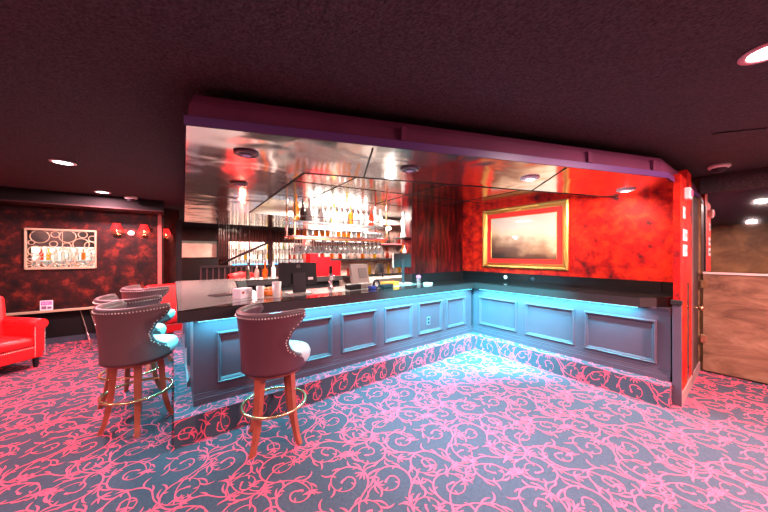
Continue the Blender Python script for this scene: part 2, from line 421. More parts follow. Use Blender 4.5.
# outlet on the fifth panel
o = thing('wall_outlet', 'small dark outlet plate on the fifth panel of the left bar front', 'outlet', (-.187, -.87, .53))
bm = B(); rbox(bm, 0, .008, -.035, .035, -.06, .06, .003); link('plate', bm, mat('blue_grey_plate', (.10, .13, .2), .4), o)
bm = B()
for dz in (-.025, .025): rbox(bm, .007, .010, -.017, .017, dz-.016, dz+.016, .002)
link('socket', bm, M['black'], o)

# countertop: one continuous worktop
CT = [(-.07, -3.83), (-.07, .07), (1.966, .07), (2.14, .30), (2.19, .583), (-.668, .583), (-.668, -.75), (-.82, -.75), (-.82, -3.05),
      (-2.65, -3.05), (-2.65, -.95), (-3.18, -.95), (-3.18, -3.83)]
bm = B(); prism(bm, CT, .948, 1.047, 0, 1, 1)
bmesh.ops.bevel(bm, geom=[e for e in bm.edges if all(v.co.z > 1.04 for v in e.verts)], offset=.008, segments=2, affect='EDGES')
tag(link('countertop', bm, [M['granite'], M['granite_edge']]), 'glossy black bar top bending round the corner and the left end', 'countertop')
bm = B(); prism(bm, [(-.075, -3.825), (-.30, -3.2), (-.33, -.82), (-.815, -.82), (-.815, -3.045), (-2.645, -3.045), (-2.645, -.955), (-3.175, -.955), (-3.175, -3.825)], 1.0472, 1.0492)
ws_ = link('work_surface', bm, mat('grey_steel_top', (.27, .27, .255), .22, .35, var=.2, vscale=9), bpy.data.objects['countertop']); ws_['label'] = 'grey work surface'
bm = B(); box(bm, -3.15, -2.7, -3.0, -1.0, 0, .948); tag(link('back_bar_cabinet', bm, M['black_paint']), 'black cabinet under the far run of the bar top', 'cabinet')

# ------------------------------------------------------------------ soffit with polished underside
def offset_path(path, d):
    out = []
    n = len(path)
    for i in range(n):
        p = Vector(path[i])
        ns = []
        for a, b in ((i-1, i), (i, i+1)):
            if a < 0 or b >= n: continue
            t = (Vector(path[b])-Vector(path[a])).normalized(); ns.append(Vector((-t.y, t.x)))
        if len(ns) == 1: q = p+ns[0]*d
        else:
            m = (ns[0]+ns[1]).normalized(); q = p+m*(d/max(.3, m.dot(ns[0])))
        out.append((q.x, q.y))
    return out
SA, SB = (.80, -3.81), (2.2, -.13)
path = [(-4.9, -3.67), SA, SB, (2.26, 1.62)]
prof = [(0, 2.222), (0, 2.275), (.018, 2.282), (.026, 2.36), (.035, 2.365), (.035, 2.38), (.05, 2.42), (.06, 2.425), (.20, 2.465), (.22, 2.50)]
bm = B(); rows = []
for off, z in prof: rows.append([bm.verts.new((x, y, z)) for x, y in offset_path(path, off)])
for k in range(len(rows)-1):
    for i in range(len(path)-1):
        F = bm.faces.new((rows[k][i], rows[k][i+1], rows[k+1][i+1], rows[k+1][i])); F.material_index = 1 if k < 1 else (2 if k >= 6 else 0)
struct('trim_4', bm, [M['soffit'], M['soffit_band'], M['ceiling']], 'purple moulded fascia of the soffit over the bar')
# joint battens across the fascia
bm = B()
for t in (.33, .755, .955):
    x = SA[0]+(SB[0]-SA[0])*t; y = SA[1]+(SB[1]-SA[1])*t
    d = Vector((SB[0]-SA[0], SB[1]-SA[1])).normalized()
    mtx = Matrix.Translation((x, y, 0)) @ Matrix.Rotation(math.atan2(d.y, d.x), 4, 'Z')
    box(bm, -.02, .02, -.004, .03, 2.278, 2.375, 0, mtx)
struct('trim_5', bm, M['soffit'], 'joint battens on the soffit fascia')
I1, I2 = (.29, -2.93), (1.62, .6)
pin = offset_path(path, .012)
low = pin+[(2.2, 1.62), (2.2, .6), I2, I1, (-2.6, -2.8), (-2.6, 3.9), (-4.9, 3.9)]
bm = B(); prism(bm, low, 2.222, 2.25, 0, 0, 1)
for p, q in (((1.62, .6), I1), (I1, (-2.6, -2.8)), ((-2.6, -2.8), (-2.6, 3.9))):
    F = bm.faces.new([bm.verts.new((p[0], p[1], 2.25)), bm.verts.new((q[0], q[1], 2.25)), bm.verts.new((q[0], q[1], 2.45)), bm.verts.new((p[0], p[1], 2.45))]); F.material_index = 1
struct('trim_6', bm, [M['steel'], mat('recess_side', (.62, .55, .5), .25, .7)], 'polished steel underside of the soffit', fixn=True)
up = [I1, I2, (-.95, .6), (-.95, 3.9), (-2.6, 3.9), (-2.6, -2.8)]
bm = B(); prism(bm, up, 2.37, 2.45); struct('trim_7', bm, M['tile_mirror'], 'mirror tiles over the inside of the bar', fixn=True)

bm = B()
def seam(p, q, z, w=.012):
    d = (Vector(q)-Vector(p)); mtx = Matrix.Translation((p[0], p[1], 0)) @ Matrix.Rotation(math.atan2(d.y, d.x), 4, 'Z')
    box(bm, 0, d.length, -w/2, w/2, z-.004, z, 0, mtx)
seam(I1, I2, 2.222, .02); seam(I1, (-2.6, -2.8), 2.222, .02)
def along(t): return (I1[0]+(I2[0]-I1[0])*t, I1[1]+(I2[1]-I1[1])*t)
seam((.50, -2.43), (1.14, -2.77), 2.222)
seam(along(.66), (SA[0]+(SB[0]-SA[0])*.70-.03, SA[1]+(SB[1]-SA[1])*.70), 2.222)
for t in (.2, .5, .8): 
    p = along(t); seam(p, (p[0]-2.2, p[1]+.1), 2.37, .015)
for k in (.9, 1.8): seam((I1[0]-k, -2.8), (I1[0]-k+.55, .6), 2.37, .015)
struct('trim_10', bm, M['black_paint'], 'dark seams between the polished ceiling sheets')

# ------------------------------------------------------------------ lamps
def light(kind, name, loc, energy, col=(1, 1, 1), size=.1, target=None, spot=None, blend=.6):
    l = bpy.data.lights.new(name, kind); o = bpy.data.objects.new(name, l); COL.objects.link(o)
    l.energy = energy; l.color = col; o.location = loc
    if kind == 'AREA': l.shape = 'DISK'; l.size = size
    else: l.shadow_soft_size = size
    if kind == 'SPOT': l.spot_size = math.radians(spot); l.spot_blend = blend
    if target: o.rotation_euler = (Vector(target)-Vector(loc)).to_track_quat('-Z', 'Y').to_euler()
    return o
def downlight(x, y, label, r=.075, lit=True, z=2.5, ringmat=None, group=None):
    t = thing('downlight', label, 'ceiling light', (x, y, z), 0, group)
    bm = B(); lathe(bm, [(r, 0), (r*1.35, -.002), (r*1.38, -.008), (r*1.05, -.014), (r*.95, -.006), (r, 0)], 24, cap=False)
    link('trim_ring', bm, ringmat or M['white'], t)
    bm = B(); lathe(bm, [(.001, -.006), (r*.6, -.009), (r*.97, -.004)], 24, cap=False)
    link('lens', bm, M['lamp'] if lit else M['black'], t)
    return t
WARM = (1, .78, .76); PINK = (1, .46, .52)
DL = [(-1.80, -4.81, 'recessed ceiling light at left, the nearer of the two lit ones', 150, PINK),
      (-3.58, -4.76, 'recessed ceiling light at left beside the dome camera, the farther of the two', 110, PINK),
      (2.75, -1.52, 'recessed ceiling light with pink rim near the right edge', 45, WARM)]
for x, y, lab, e, c in DL:
    downlight(x, y, lab, ringmat=M['white'] if x < 0 else mat('pink_rim', (.8, .3, .33), .4))
    light('AREA', 'downlight_glow', (x, y, 2.47), e, c, .16)
for x, y, e, c in ((3.6, -4.9, 30, WARM), (1.3, -5.9, 55, PINK), (-.9, -6.6, 60, PINK), (3.9, -.5, 480, (1, .54, .52)), (2.6, -6.6, 50, WARM)):  # added fill lamps out of view, where the mirror shows some downlights
    downlight(x, y, 'recessed ceiling light in the part of the room seen only in the mirror', group='rear ceiling lights')
    light('AREA', 'rear_glow', (x, y, 2.47), e, c, .16)
for x, y, e in ((2.95, -3.0, 190), (1.85, -4.75, 170), (3.65, -2.3, 190)):  # spots added above the frame to brighten the carpet
    downlight(x, y, 'recessed ceiling light straight above the carpet in front of the bar', group='ceiling lights above the open carpet')
    light('SPOT', 'downlight_glow', (x, y, 2.46), e, (1, .78, .80), .08, (x-.25, y+.2, 0), 125, .8)
# soffit spots: two unlit-looking dark eyeballs carrying coloured leds, two white
def eyeball(x, y, label, aim, lit, z=2.222):
    t = thing('spotlight', label, 'spotlight', (x, y, z))
    bm = B(); lathe(bm, [(.055, 0), (.085, -.002), (.085, -.010), (.062, -.018), (.052, -.004)], 24, cap=False); link('trim_ring', bm, mat('bronze_ring', (.12, .08, .09), .3, .8) if not lit else M['white'], t)
    bm = B(); ball(bm, (0, 0, .0), .052, 16, 0, (1, 1, .45)); link('eyeball', bm, mat('dark_violet_eye', (.05, .02, .05), .3) if not lit else M['white'], t)
    bm = B(); lathe(bm, [(.001, -.026), (.03, -.022)], 16, cap=False); link('lens', bm, M['lamp'] if lit else mat('violet_led', (.4, .2, .5), .3, emit=(.5, .3, .5), estr=.08), t)
    return t
eyeball(.53, -3.44, 'dark eyeball spotlight in the polished soffit over the maroon stool', None, False)
eyeball(.95, -2.26, 'dark eyeball spotlight in the middle of the polished soffit', None, False)
eyeball(-.45, -3.32, 'small dark eyeball spotlight in the soffit over the left end of the bar', None, False)
eyeball(1.42, -1.17, 'lit spotlight in the polished soffit in front of the picture', None, True)
eyeball(1.83, .18, 'lit spotlight in the soffit above the red wall at right', None, True)
CYAN = (.09, .84, 1.0)
light('SPOT', 'cyan_spot', (.95, -2.26, 2.19), 4200, CYAN, .05, (-.2, -.55, .40), 56, 1.)
light('SPOT', 'cyan_spot', (1.42, -1.17, 2.19), 3600, CYAN, .05, (.40, .19, .38), 56, 1.)
light('SPOT', 'blue_white_spot', (.95, -2.26, 2.19), 820, (.58, .80, 1), .05, (.95, -1.25, 0), 100, 1.)
def led_strip(p0, p1, label, watts):
    mid = ((p0[0]+p1[0])/2, (p0[1]+p1[1])/2); Ln = math.hypot(p1[0]-p0[0], p1[1]-p0[1]); rz = math.atan2(p1[1]-p0[1], p1[0]-p0[0])
    t = thing('mounted_led_strip', label, 'light strip', (mid[0], mid[1], .9475), rz)
    bm = B(); rbox(bm, -Ln/2, Ln/2, -.012, .012, -.010, 0, .002); link('channel', bm, M['chrome'], t)
    bm = B(); box(bm, -Ln/2+.01, Ln/2-.01, -.008, .008, -.0125, -.0102); link('diffuser', bm, M['cyanled'], t)
    l = bpy.data.lights.new('led_glow', 'AREA'); o = bpy.data.objects.new('led_glow', l); COL.objects.link(o)
    l.shape = 'RECTANGLE'; l.size = Ln-.04; l.size_y = .016; l.energy = watts; l.color = CYAN
    o.location = (mid[0], mid[1], .933); o.rotation_euler = (0, 0, rz)
led_strip((-.095, -3.70), (-.095, .05), 'blue light strip under the lip of the long left bar run', 78)
led_strip((.0, .10), (1.95, .10), 'blue light strip under the lip of the right bar run', 50)
led_strip((-2.6, -3.80), (-.2, -3.80), 'blue light strip under the lip of the left end of the bar', 42)
light('SPOT', 'white_spot', (1.42, -1.17, 2.19), 210, (1, .80, .66), .04, (.5, .6, 1.75), 62, .8)
light('SPOT', 'white_spot', (1.83, .18, 2.19), 80, (1, .72, .55), .04, (1.3, .6, 1.2), 160, .7)
# glow of the bar interior
light('AREA', 'back_bar_glow', (-1.9, -1.6, 2.34), 230, (1, .88, .78), .5)
light('AREA', 'back_bar_glow', (-2.0, .6, 2.34), 120, (1, .8, .72), .4)
light('AREA', 'far_room_glow', (-7.2, -1.6, 2.45), 260, (1, .84, .72), .5)
light('AREA', 'far_room_glow', (-7.5, -4.2, 2.45), 120, (1, .12, .10), .3)
light('AREA', 'far_room_glow', (-4.3, -2.2, 2.2), 120, (1, .16, .14), .3)

# ------------------------------------------------------------------ bar stools
def phimax(t):          # t 0 bottom .. 1 top, degrees
    K = [(0, 140), (.09, 130), (.18, 112), (.28, 90), (.40, 76), (.54, 72), (.70, 79), (.86, 97), (.95, 104), (1, 99)]
    for (a, pa), (b, pb) in zip(K, K[1:]):
        if t <= b:
            s = (t-a)/(b-a); s = s*s*(3-2*s); return pa+(pb-pa)*s
    return K[-1][1]
def make_stool(label, leather, loc, rz, leg_rot, group):
    """faces local +Y"""
    root = thing('bar_stool', label, 'bar stool', loc, rz, group)
    Z0, Z1 = .595, 1.055
    def shell(t, u, r):     # u -1..1
        ph = math.radians(phimax(t))*u; z = Z0+(Z1-Z0)*t
        R = r+.035*t*t + .02*max(0, abs(u)-.8)/.2*t
        dip = -.015*math.cos(ph)*t
        return Vector((R*math.sin(ph), -R*math.cos(ph), z+dip))
    bm = B(); NU, NT = 48, 18
    ro, ri = .248, .205
    O = [[bm.verts.new(shell(j/NT, -1+2*i/NU, ro)) for i in range(NU+1)] for j in range(NT+1)]
    I = [[bm.verts.new(shell(j/NT, -1+2*i/NU, ri)) for i in range(NU+1)] for j in range(NT+1)]
    for j in range(NT):
        for i in range(NU):
            bm.faces.new((O[j][i], O[j][i+1], O[j+1][i+1], O[j+1][i])).smooth = True
            bm.faces.new((I[j][i+1], I[j][i], I[j+1][i], I[j+1][i+1])).smooth = True
    for i in range(NU):
        bm.faces.new((O[NT][i], O[NT][i+1], I[NT][i+1], I[NT][i])); bm.faces.new((O[0][i+1], O[0][i], I[0][i], I[0][i+1]))
    for j in range(NT):
        bm.faces.new((O[j+1][0], O[j][0], I[j][0], I[j+1][0])) ; bm.faces.new((O[j][NU], O[j+1][NU], I[j+1][NU], I[j][NU]))
    br = link('backrest', bm, leather, root, fixn=True)
    # piping along the rolled edge, with nailheads on the outside
    edge = [(t/14, -1) for t in range(3, 14)]+[(1, -1+2*i/40) for i in range(41)]+[(t/14, 1) for t in range(13, 2, -1)]
    bm = B(); tube(bm, [shell(t, u, (ro+ri)/2) + Vector((0, 0, .002 if t == 1 else 0)) for t, u in edge], .0225, 8); link('piping', bm, M['piping'], br)
    bm = B(); ed2 = [(t/22, -1) for t in range(4, 22)]+[(1, -1+2*i/44) for i in range(45)]+[(t/22, 1) for t in range(21, 3, -1)]
    for t, u in ed2:
        p = shell(t*.975, u*.975, ro+.002); ball(bm, p, .0062, 6)
    link('nailhead_trim', bm, M['stud'], br)['kind'] = 'stuff'
    bm = B(); lathe(bm, [(.15, .60), (.21, .605), (.225, .635), (.232, .675), (.215, .71), (.16, .725), (.05, .73), (.005, .73)], 32, (0, .075, 0)); 
    link('seat', bm, M['seat'], root)
    bm = B(); lathe(bm, [(.205, .565), (.222, .572), (.222, .594), (.205, .6)], 32); link('apron', bm, M['legwood'], root)
    for k in range(4):
        a = leg_rot-rz+PI/4+k*PI/2
        bm = B(); pts = [(.150, .575), (.163, .45), (.172, .32), (.190, .18), (.215, .07), (.242, .0)]
        ws = [.026, .024, .022, .020, .018, .017]; rings = []
        ca, sa = math.cos(a), math.sin(a)
        for (r, z), w in zip(pts, ws):
            rings.append([bm.verts.new((ca*(r+dx*w)-sa*dy*w, sa*(r+dx*w)+ca*dy*w, z)) for dx, dy in ((-1, -1), (1, -1), (1, 1), (-1, 1))])
        for q in range(len(rings)-1):
            for i in range(4): bm.faces.new((rings[q][i], rings[q][(i+1) % 4], rings[q+1][(i+1) % 4], rings[q+1][i]))
        bm.faces.new(rings[0][::-1]); bm.faces.new(rings[-1])
        link('leg', bm, M['legwood'], root, fixn=True)
    bm = B(); tube(bm, [(.243*math.cos(2*PI*i/40), .243*math.sin(2*PI*i/40), .295) for i in range(40)], .012, 8, True); link('foot_ring', bm, M['brass'], root)
    return root
def face(dx, dy): return math.atan2(dy, dx)-PI/2
G = 'leather bar stools around the bar'
make_stool('maroon nailhead bar stool standing alone in front of the blue bar front', M['maroon'], (.33, -3.19, 0), face(-.36, .93), math.atan2(.8*-.436+.6*.9, -.6*.436-.8*.9)+0, G)
make_stool('brown nailhead bar stool at left end of the bar, nearest of the row of three', M['brownleather'], (-.59, -4.105, 0), face(-.62, .78), PI/4+.05, G)
make_stool('brown nailhead bar stool in the middle of the row, half hidden behind the nearest one', M['brownleather'], (-1.22, -4.20, 0), face(-.72, .69), PI/4+.3, G)
make_stool('brown nailhead bar stool farthest along the left end of the bar', M['brownleather'], (-2.25, -4.12, 0), face(-.6, .8), PI/4, G)

# ------------------------------------------------------------------ red armchairs
def make_armchair(label, loc, rz, group):
    """faces local +Y, far arm at +X"""
    r = thing('armchair', label, 'armchair', loc, rz, group)
    bm = B(); rbox(bm, -.36, .36, -.33, .33, .13, .29, .02, 2); link('seat_base', bm, M['redleather'], r)
    bm = B(); rbox(bm, -.27, .27, -.25, .35, .285, .42, .045, 4)
    for f in bm.faces: f.smooth = True
    link('seat_cushion', bm, M['redleather'], r)
    bm = B(); rbox(bm, -.33, .33, -.42, -.24, .2, .93, .05, 4, mtx=Matrix.Translation((0, -.33, .3)) @ Matrix.Rotation(-.14, 4, 'X').inverted() @ Matrix.Translation((0, .33, -.3)))
    link('backrest', bm, M['redleather'], r)
    for s in (-1, 1):
        bm = B(); rbox(bm, min(s*.27, s*.37), max(s*.27, s*.37), -.33, .33, .2, .57, .015, 2)
        tube(bm, [(s*.335, -.32, .575), (s*.335, .345, .575)], .065, 16)
        a = link('arm', bm, M['redleather'], r)
        bm = B()
        for k in range(22): ball(bm, (s*.275, .335, .16+k*.018), .006, 6); ball(bm, (s*.368, .335, .16+k*.018), .006, 6)
        link('nailhead_trim', bm, M['stud'], a)['kind'] = 'stuff'
    bm = B()
    for k in range(30): ball(bm, (-.27+k*.0186, .333, .275), .0055, 6)
    link('nailhead_trim', bm, M['stud'], r)['kind'] = 'stuff'
    for x in (-.31, .31):
        for y in (-.28, .28):
            bm = B(); lathe(bm, [(.018, 0), (.022, .01), (.028, .08), (.034, .14)], 12, (x, y, 0)); link('leg', bm, M['black'], r)
    return r
# the near one at the left frame edge faces along the camera's right
fr = Vector((.6, .8)); px_, py_ = -3.06, -5.32
cx_, cy_ = -3.065, -5.737
ac = make_armchair('red leather armchair with white nailheads by the left wall, cut by the frame', (cx_, cy_, 0), face(.75, .66), 'red armchairs')
dup(ac, (-3.78, -3.86, 0), face(1, .25), 'red armchair in the passage behind the farthest brown bar stool')
# ------------------------------------------------------------------ left wall furniture
lt = thing('drinks_ledge', 'narrow gold-edged drinks ledge along the dark left wall with two slanted legs', 'ledge', (-4.4, -5.6, 0))
bm = B(); box(bm, .004, .17, -2.3, 1.42, .555, .583); link('ledge_top', bm, M['black'], lt)
bm = B(); rbox(bm, .165, .185, -2.3, 1.42, .553, .592, .004); link('gold_edge', bm, M['goldpaint'], lt)
for (y0, y1, x1) in ((.47, .73, .85), (.58, .80, .60)):
    bm = B(); tube(bm, [(.15, y0, .56), (x1, y1, .005)], .013, 8); link('leg', bm, M['chrome'], lt)
cs = thing('menu_card', 'small purple and white table card standing on the gold-edged ledge', 'card', (-4.30, -5.52, .583))
bm = B(); box(bm, -.004, .004, -.07, .07, 0, .16); link('card', bm, M['paper'], cs)
bm = B(); box(bm, .0045, .006, -.06, .06, .085, .15); link('picture', bm, mottled('card_print', (.25, .03, .2), (.5, .2, .45), (.7, .5, .7), (30, 30, 30)), cs)
bm = B(); box(bm, .0045, .006, -.055, .0, .02, .07); box(bm, .0045, .006, .01, .055, .02, .06); link('print', bm, mat('card_dark', (.2, .1, .18), .6), cs)
# lattice screen in the opening
ls = thing('lattice_screen', 'gold framed lattice of rings in the opening of the left wall', 'screen', (-4.4, -5.365, 1.275))
bm = B(); hw, hh = .40, .64
for a in (-hw, hw): rbox(bm, -.02, .03, a-.012, a+.012, -.02, hh+.01, .005)
rbox(bm, -.02, .03, -hw, hw, -.025, .012, .005); rbox(bm, -.02, .03, -hw, hw, hh-.02, hh+.015, .005); box(bm, -.005, .012, -.003, .003, 0, hh)
link('frame', bm, M['goldpaint'], ls)
r2 = random.Random(3); circ = [(-.25, .52, .105), (.06, .53, .10), (.22, .40, .10), (.25, .14, .12), (-.30, .28, .08), (.0, .18, .13), (-.1, .40, .045), (.36, .50, .05),
        (-.20, .10, .09), (.14, .30, .045), (-.36, .12, .04), (.05, .37, .05), (.36, .27, .05), (-.08, .56, .05), (-.12, .28, .06), (.13, .04, .04), (-.34, .42, .035), (.24, .57, .055), (-.36, .02, .03), (.37, .02, .05), (-.05, .02, .035), (-.20, .33, .03), (.10, .12, .06), (-.32, .17, .07), (.33, .14, .06), (-.12, .0, .05), (.2, -.0, .07), (-.25, .02, .06), (.02, .30, .05), (.33, .38, .07)]
bm = B()
for y, z, r in circ:
    pts = [(.005, min(hw, max(-hw, y+r*math.cos(2*PI*i/28))), min(hh, max(0, z+r*math.sin(2*PI*i/28)))) for i in range(28)]
    tube(bm, pts, .0075, 5, True)
link('ring_lattice', bm, M['goldpaint'], ls)
# niche with bottles behind the lattice
bm = B(); box(bm, -6.3, -6.25, -7.2, -4.3, 0, 2.5); struct('wall_niche', bm, M['far_wall'])
nb = thing('bottle_shelf', 'lit white bottle shelf seen through the ring lattice', 'shelf', (-6.2, -5.85, 0))
bm = B(); box(bm, -.05, -.03, -.95, .85, 1.0, 1.66); link('back_panel', bm, mat('shelf_backlight', (.8, .7, .6), .6, emit=(1, .82, .70), estr=.38, var=.5, vscale=9), nb)
for z in (1.10, 1.38):
    bm = B(); box(bm, -.03, .2, -.95, .85, z-.02, z); link('shelf', bm, M['white'], nb)
def bottle_mesh(bm, h=.3, r=.036, kind=0, n=12):
    if kind == 0: p = [(r*.9, 0), (r, .01), (r, h*.58), (r*.8, h*.66), (r*.36, h*.74), (r*.33, h*.94), (r*.42, h*.95), (r*.42, h)]
    elif kind == 1: p = [(r, 0), (r*1.1, h*.1), (r*1.15, h*.4), (r*.7, h*.58), (r*.3, h*.66), (r*.3, h*.95), (r*.4, h)]
    else: p = [(r*1.2, 0), (r*1.2, h*.5), (r*.4, h*.62), (r*.34, h*.85), (r*.55, h*.86), (r*.55, h)]
    lathe(bm, p, n)
PROTO = {}
def bottle(loc, col, label, h=.3, r=.036, kind=0, group=None):
    key = (col, h, r, kind)
    if key not in PROTO:
        bm = B(); bottle_mesh(bm, h, r, kind); me = bpy.data.meshes.new('bottle'); bm.to_mesh(me); bm.free(); me.materials.append(BOT[col]); PROTO[key] = me
    o = bpy.data.objects.new('bottle', PROTO[key]); COL.objects.link(o); o.location = loc
    return tag(o, label, 'bottle', group)
cols = ['clear', 'white', 'amber', 'clear', 'red', 'white', 'clear', 'yellow', 'green', 'clear']
for z in (1.10, 1.38):
    for k in range(17):
        bottle((-6.11, -6.72+k*.10, z+.002), cols[(k*3+int(z*10)) % 10], 'bottle in the lit shelf behind the ring lattice', .24, .034, 0, 'bottles behind the lattice')
light('AREA', 'shelf_glow', (-5.7, -5.8, 2.2), 25, (1, .9, .8), .3, (-6.2, -5.85, 1.2))
# sconces
def sconce(loc, rz, label, e=7):
    s = thing('wall_sconce', label, 'wall lamp', loc, rz, 'red wall sconces')     # local +X away from wall
    bm = B(); lathe(bm, [(.035, -.16), (.045, -.13), (.03, -.1)], 14, (.01, 0, 0)); tube(bm, [(.0, 0, -.13), (.07, 0, -.15), (.10, 0, -.12), (.10, 0, -.06)], .008, 8); link('bracket', bm, M['brass'], s)
    bm = B(); lathe(bm, [(.048, .065), (.088, -.05)], 20, (.10, 0, 0), cap=False); lathe(bm, [(.046, .063), (.086, -.048)], 20, (.10, 0, 0), cap=False); link('shade', bm, M['shade'], s)
    bm = B(); ball(bm, (.10, 0, 0), .028, 10); link('bulb', bm, M['lamp'], s)
    m = Matrix.Rotation(rz, 3, 'Z') @ Vector((.10, 0, .0))
    light('POINT', 'sconce_glow', (loc[0]+m.x, loc[1]+m.y, loc[2]-.04), e, (1, .22, .14), .03)
sconce((-4.4, -4.68, 2.0), 0, 'red shaded wall sconce next to the ring lattice, leftmost of three', 12)
sconce((-4.4, -4.30, 2.0), 0, 'red shaded wall sconce near the end of the left wall, middle of three', 12)
sconce((-4.98, -3.98, 1.98), 0, 'red shaded wall sconce past the end of the left wall, rightmost of three', 6)
bm = B(); box(bm, -5.1, -4.98, -4.1, -3.86, 0, 2.5); struct('wall_passage', bm, M['far_wall'])
# small white disc between the sconces, dome camera
fd = thing('wall_speaker', 'small white round device on the wall between two red sconces', 'speaker', (-4.4, -4.49, 1.9))
bm = B(); ball(bm, (.02, 0, 0), .05, 12, 0, (.6, 1, 1)); link('body', bm, M['white'], fd)
def dome(loc, label):
    d = thing('dome_camera', label, 'security camera', loc)
    bm = B(); lathe(bm, [(.085, 0), (.09, -.03), (.075, -.045)], 20); link('base', bm, M['white'], d)
    bm = B(); ball(bm, (0, 0, -.045), .062, 14, 0, (1, 1, .8)); link('dome', bm, M['screen'], d)
dome((-3.80, -4.44, 2.5), 'white dome camera on the ceiling beside the farther ceiling light')

# ------------------------------------------------------------------ far room beyond the bar
fr_ = thing('back_shelf', 'wide backlit white bottle shelf in the far room behind the string curtain', 'shelf', (-8.4, -1.2, 0))
bm = B(); box(bm, -.05, 0, -1.1, 3.4, .8, 1.95); link('back_panel', bm, M['litback'], fr_)
for z in (.95, 1.32, 1.69):
    bm = B(); box(bm, .002, .25, -1.1, 3.4, z-.025, z); link('shelf', bm, M['greyplastic'], fr_)
bm = B(); box(bm, .252, .27, -1.05, 3.4, 1.12, 1.17); link('blue_light_strip', bm, M['blueled'], fr_)
for z in (.95, 1.32, 1.69):
    for k in range(23):
        c = rnd.choice(cols+['dark', 'white', 'clear'])
        bottle((-8.27, -2.2+k*.195+rnd.uniform(-.04, .04), z+.002), c, 'bottle on the backlit shelf of the far room', rnd.choice((.24, .28, .3)), .04, rnd.choice((0, 0, 1)), 'bottles on the far shelf')
al = thing('lit_alcove', 'small pale lit alcove in the far room left of the string curtain', 'alcove', (-8.6, -3.2, 1.4))
bm = B(); box(bm, 0, .03, -.75, .55, 0, .55); link('back_panel', bm, M['dimback'], al)
bm = B(); box(bm, -.02, .2, -.8, .6, -1.4, -.05); link('base', bm, M['black_paint'], al)
bm = B(); box(bm, -.02, .2, -.8, -.75, -.05, .6); box(bm, -.02, .2, .55, .6, -.05, .6); box(bm, -.02, .2, -.8, .6, .55, .6); link('surround', bm, M['black_paint'], al)
bm = B()
for k in range(110):
    y = -2.9+k*.042+rnd.uniform(-.012, .012)
    tube(bm, [(-5.75, y, 2.45), (-5.75, y, 1.0)], .009, 4)
tag(link('string_curtain', bm, mat('dark_strings', (.12, .04, .03), .4, .4)), 'curtain of dark hanging strings in front of the far lit shelf', 'curtain', None, 'stuff')
# railing with slats and handrail
rl = thing('railing', 'dark slatted railing with a slanting handrail behind the left end of the bar', 'railing', (-4.6, -2.9, 0))
bm = B(); box(bm, -.03, .03, -.5, 2.2, 1.20, 1.25); link('top_rail', bm, M['black'], rl)
bm = B(); box(bm, -.02, -.01, -.5, 2.2, .1, 1.2); link('backing', bm, M['black_paint'], rl)
for k in range(24):
    bm = B(); box(bm, -.012, .012, -.49+k*.115, -.46+k*.115, .1, 1.2); link('slat', bm, mat('slat_paint', (.05, .02, .025), .4) if k == 0 else bpy.data.materials['slat_paint'], rl)
bm = B(); tube(bm, [(-.9, .0, 1.25), (-.9, 1.2, 1.85)], .03, 8); link('handrail', bm, M['black'], rl)
bm = B(); box(bm, -.95, -.85, 1.17, 1.27, 0, 2.2); link('post', bm, M['black'], rl)
bm = B(); box(bm, -4.72, -4.62, -3.81, -3.71, 0, 2.22); struct('trim_8', bm, M['black_paint'], 'dark post in the passage')
# red shaded lamp seats in the far room
def red_seat(loc, label, s=1.):
    r = thing('barrel_chair', label, 'chair', loc, 0, 'red barrel chairs beyond the bar')
    bm = B(); lathe(bm, [(.25*s, .0), (.28*s, .05), (.29*s, .45), (.27*s, .48), (.1, .49)], 24); link('seat', bm, M['redleather'], r)
    bm = B(); n = 20; rows = []
    for R in (.31*s, .26*s):
        for z in (.12, .55, .86):
            rows.append([bm.verts.new((R*math.cos(PI*.6+PI*.8*i/n*1.0+.0), R*math.sin(PI*.6+PI*.8*i/n), z-.10*abs(i/n-.5)*(z > .6))) for i in range(n+1)])
    for a, b in ((0, 1), (1, 2), (2, 5), (5, 4), (4, 3)):
        for i in range(n): bm.faces.new((rows[a][i], rows[a][i+1], rows[b][i+1], rows[b][i])).smooth = True
    link('backrest', bm, M['redleather'], r, fixn=True)
    return r
red_seat((-3.95, -2.65, .25), 'red barrel chair showing over the left end of the bar top')
red_seat((-5.35, -.75, .25), 'red barrel chair in front of the string curtain')
bm = B(); box(bm, -5.8, -3.5, -3.2, 0, 0, .25); struct('trim_9', bm, M['far_wall'], 'low platform behind the bar')
tb = thing('lamp_table', 'white topped table on the platform in front of the string curtain', 'table', (-5.05, -1.7, .25))
bm = B(); lathe(bm, [(.33, .72), (.35, .735), (.33, .75)], 24); link('table_top', bm, M['greyplastic'], tb)
bm = B(); lathe(bm, [(.2, 0), (.03, .03), (.03, .72)], 16); link('pedestal', bm, M['black'], tb)
light('POINT', 'red_table_glow', (-4.3, -2.6, 1.6), 18, (1, .15, .1), .05)

# ------------------------------------------------------------------ hanging rack with bottles and glasses
RX, RY0, RY1 = -.86, -2.66, -1.24
rk = thing('hanging_rack', 'steel bottle rack hung from the mirror ceiling over the bar', 'rack', (RX, RY0, 1.73))
L = RY1-RY0
for dx in (-.15, .15):
    for dy in (0, L):
        bm = B(); rbox(bm, dx-.011, dx+.011, dy-.011, dy+.011, 0, .638, .003); link('post', bm, M['brass'] if dx > 0 else M['chrome'], rk)
for z in (0.0, .185):
    bm = B(); rbox(bm, -.17, .17, -.03, L+.03, z-.012, z+.008, .003); link('shelf', bm, M['chrome'] if z == 0 else M['glass'], rk)
for z in (.08, .25):
    bm = B(); tube(bm, [(.165, -.02, z), (.165, L+.02, z)], .006, 6); link('guard_rail', bm, M['chrome'], rk)
for dx in (-.11, -.03, .05, .13):
    bm = B(); box(bm, dx-.008, dx+.008, 0, L, -.035, -.012); link('glass_rail', bm, M['brass'], rk)
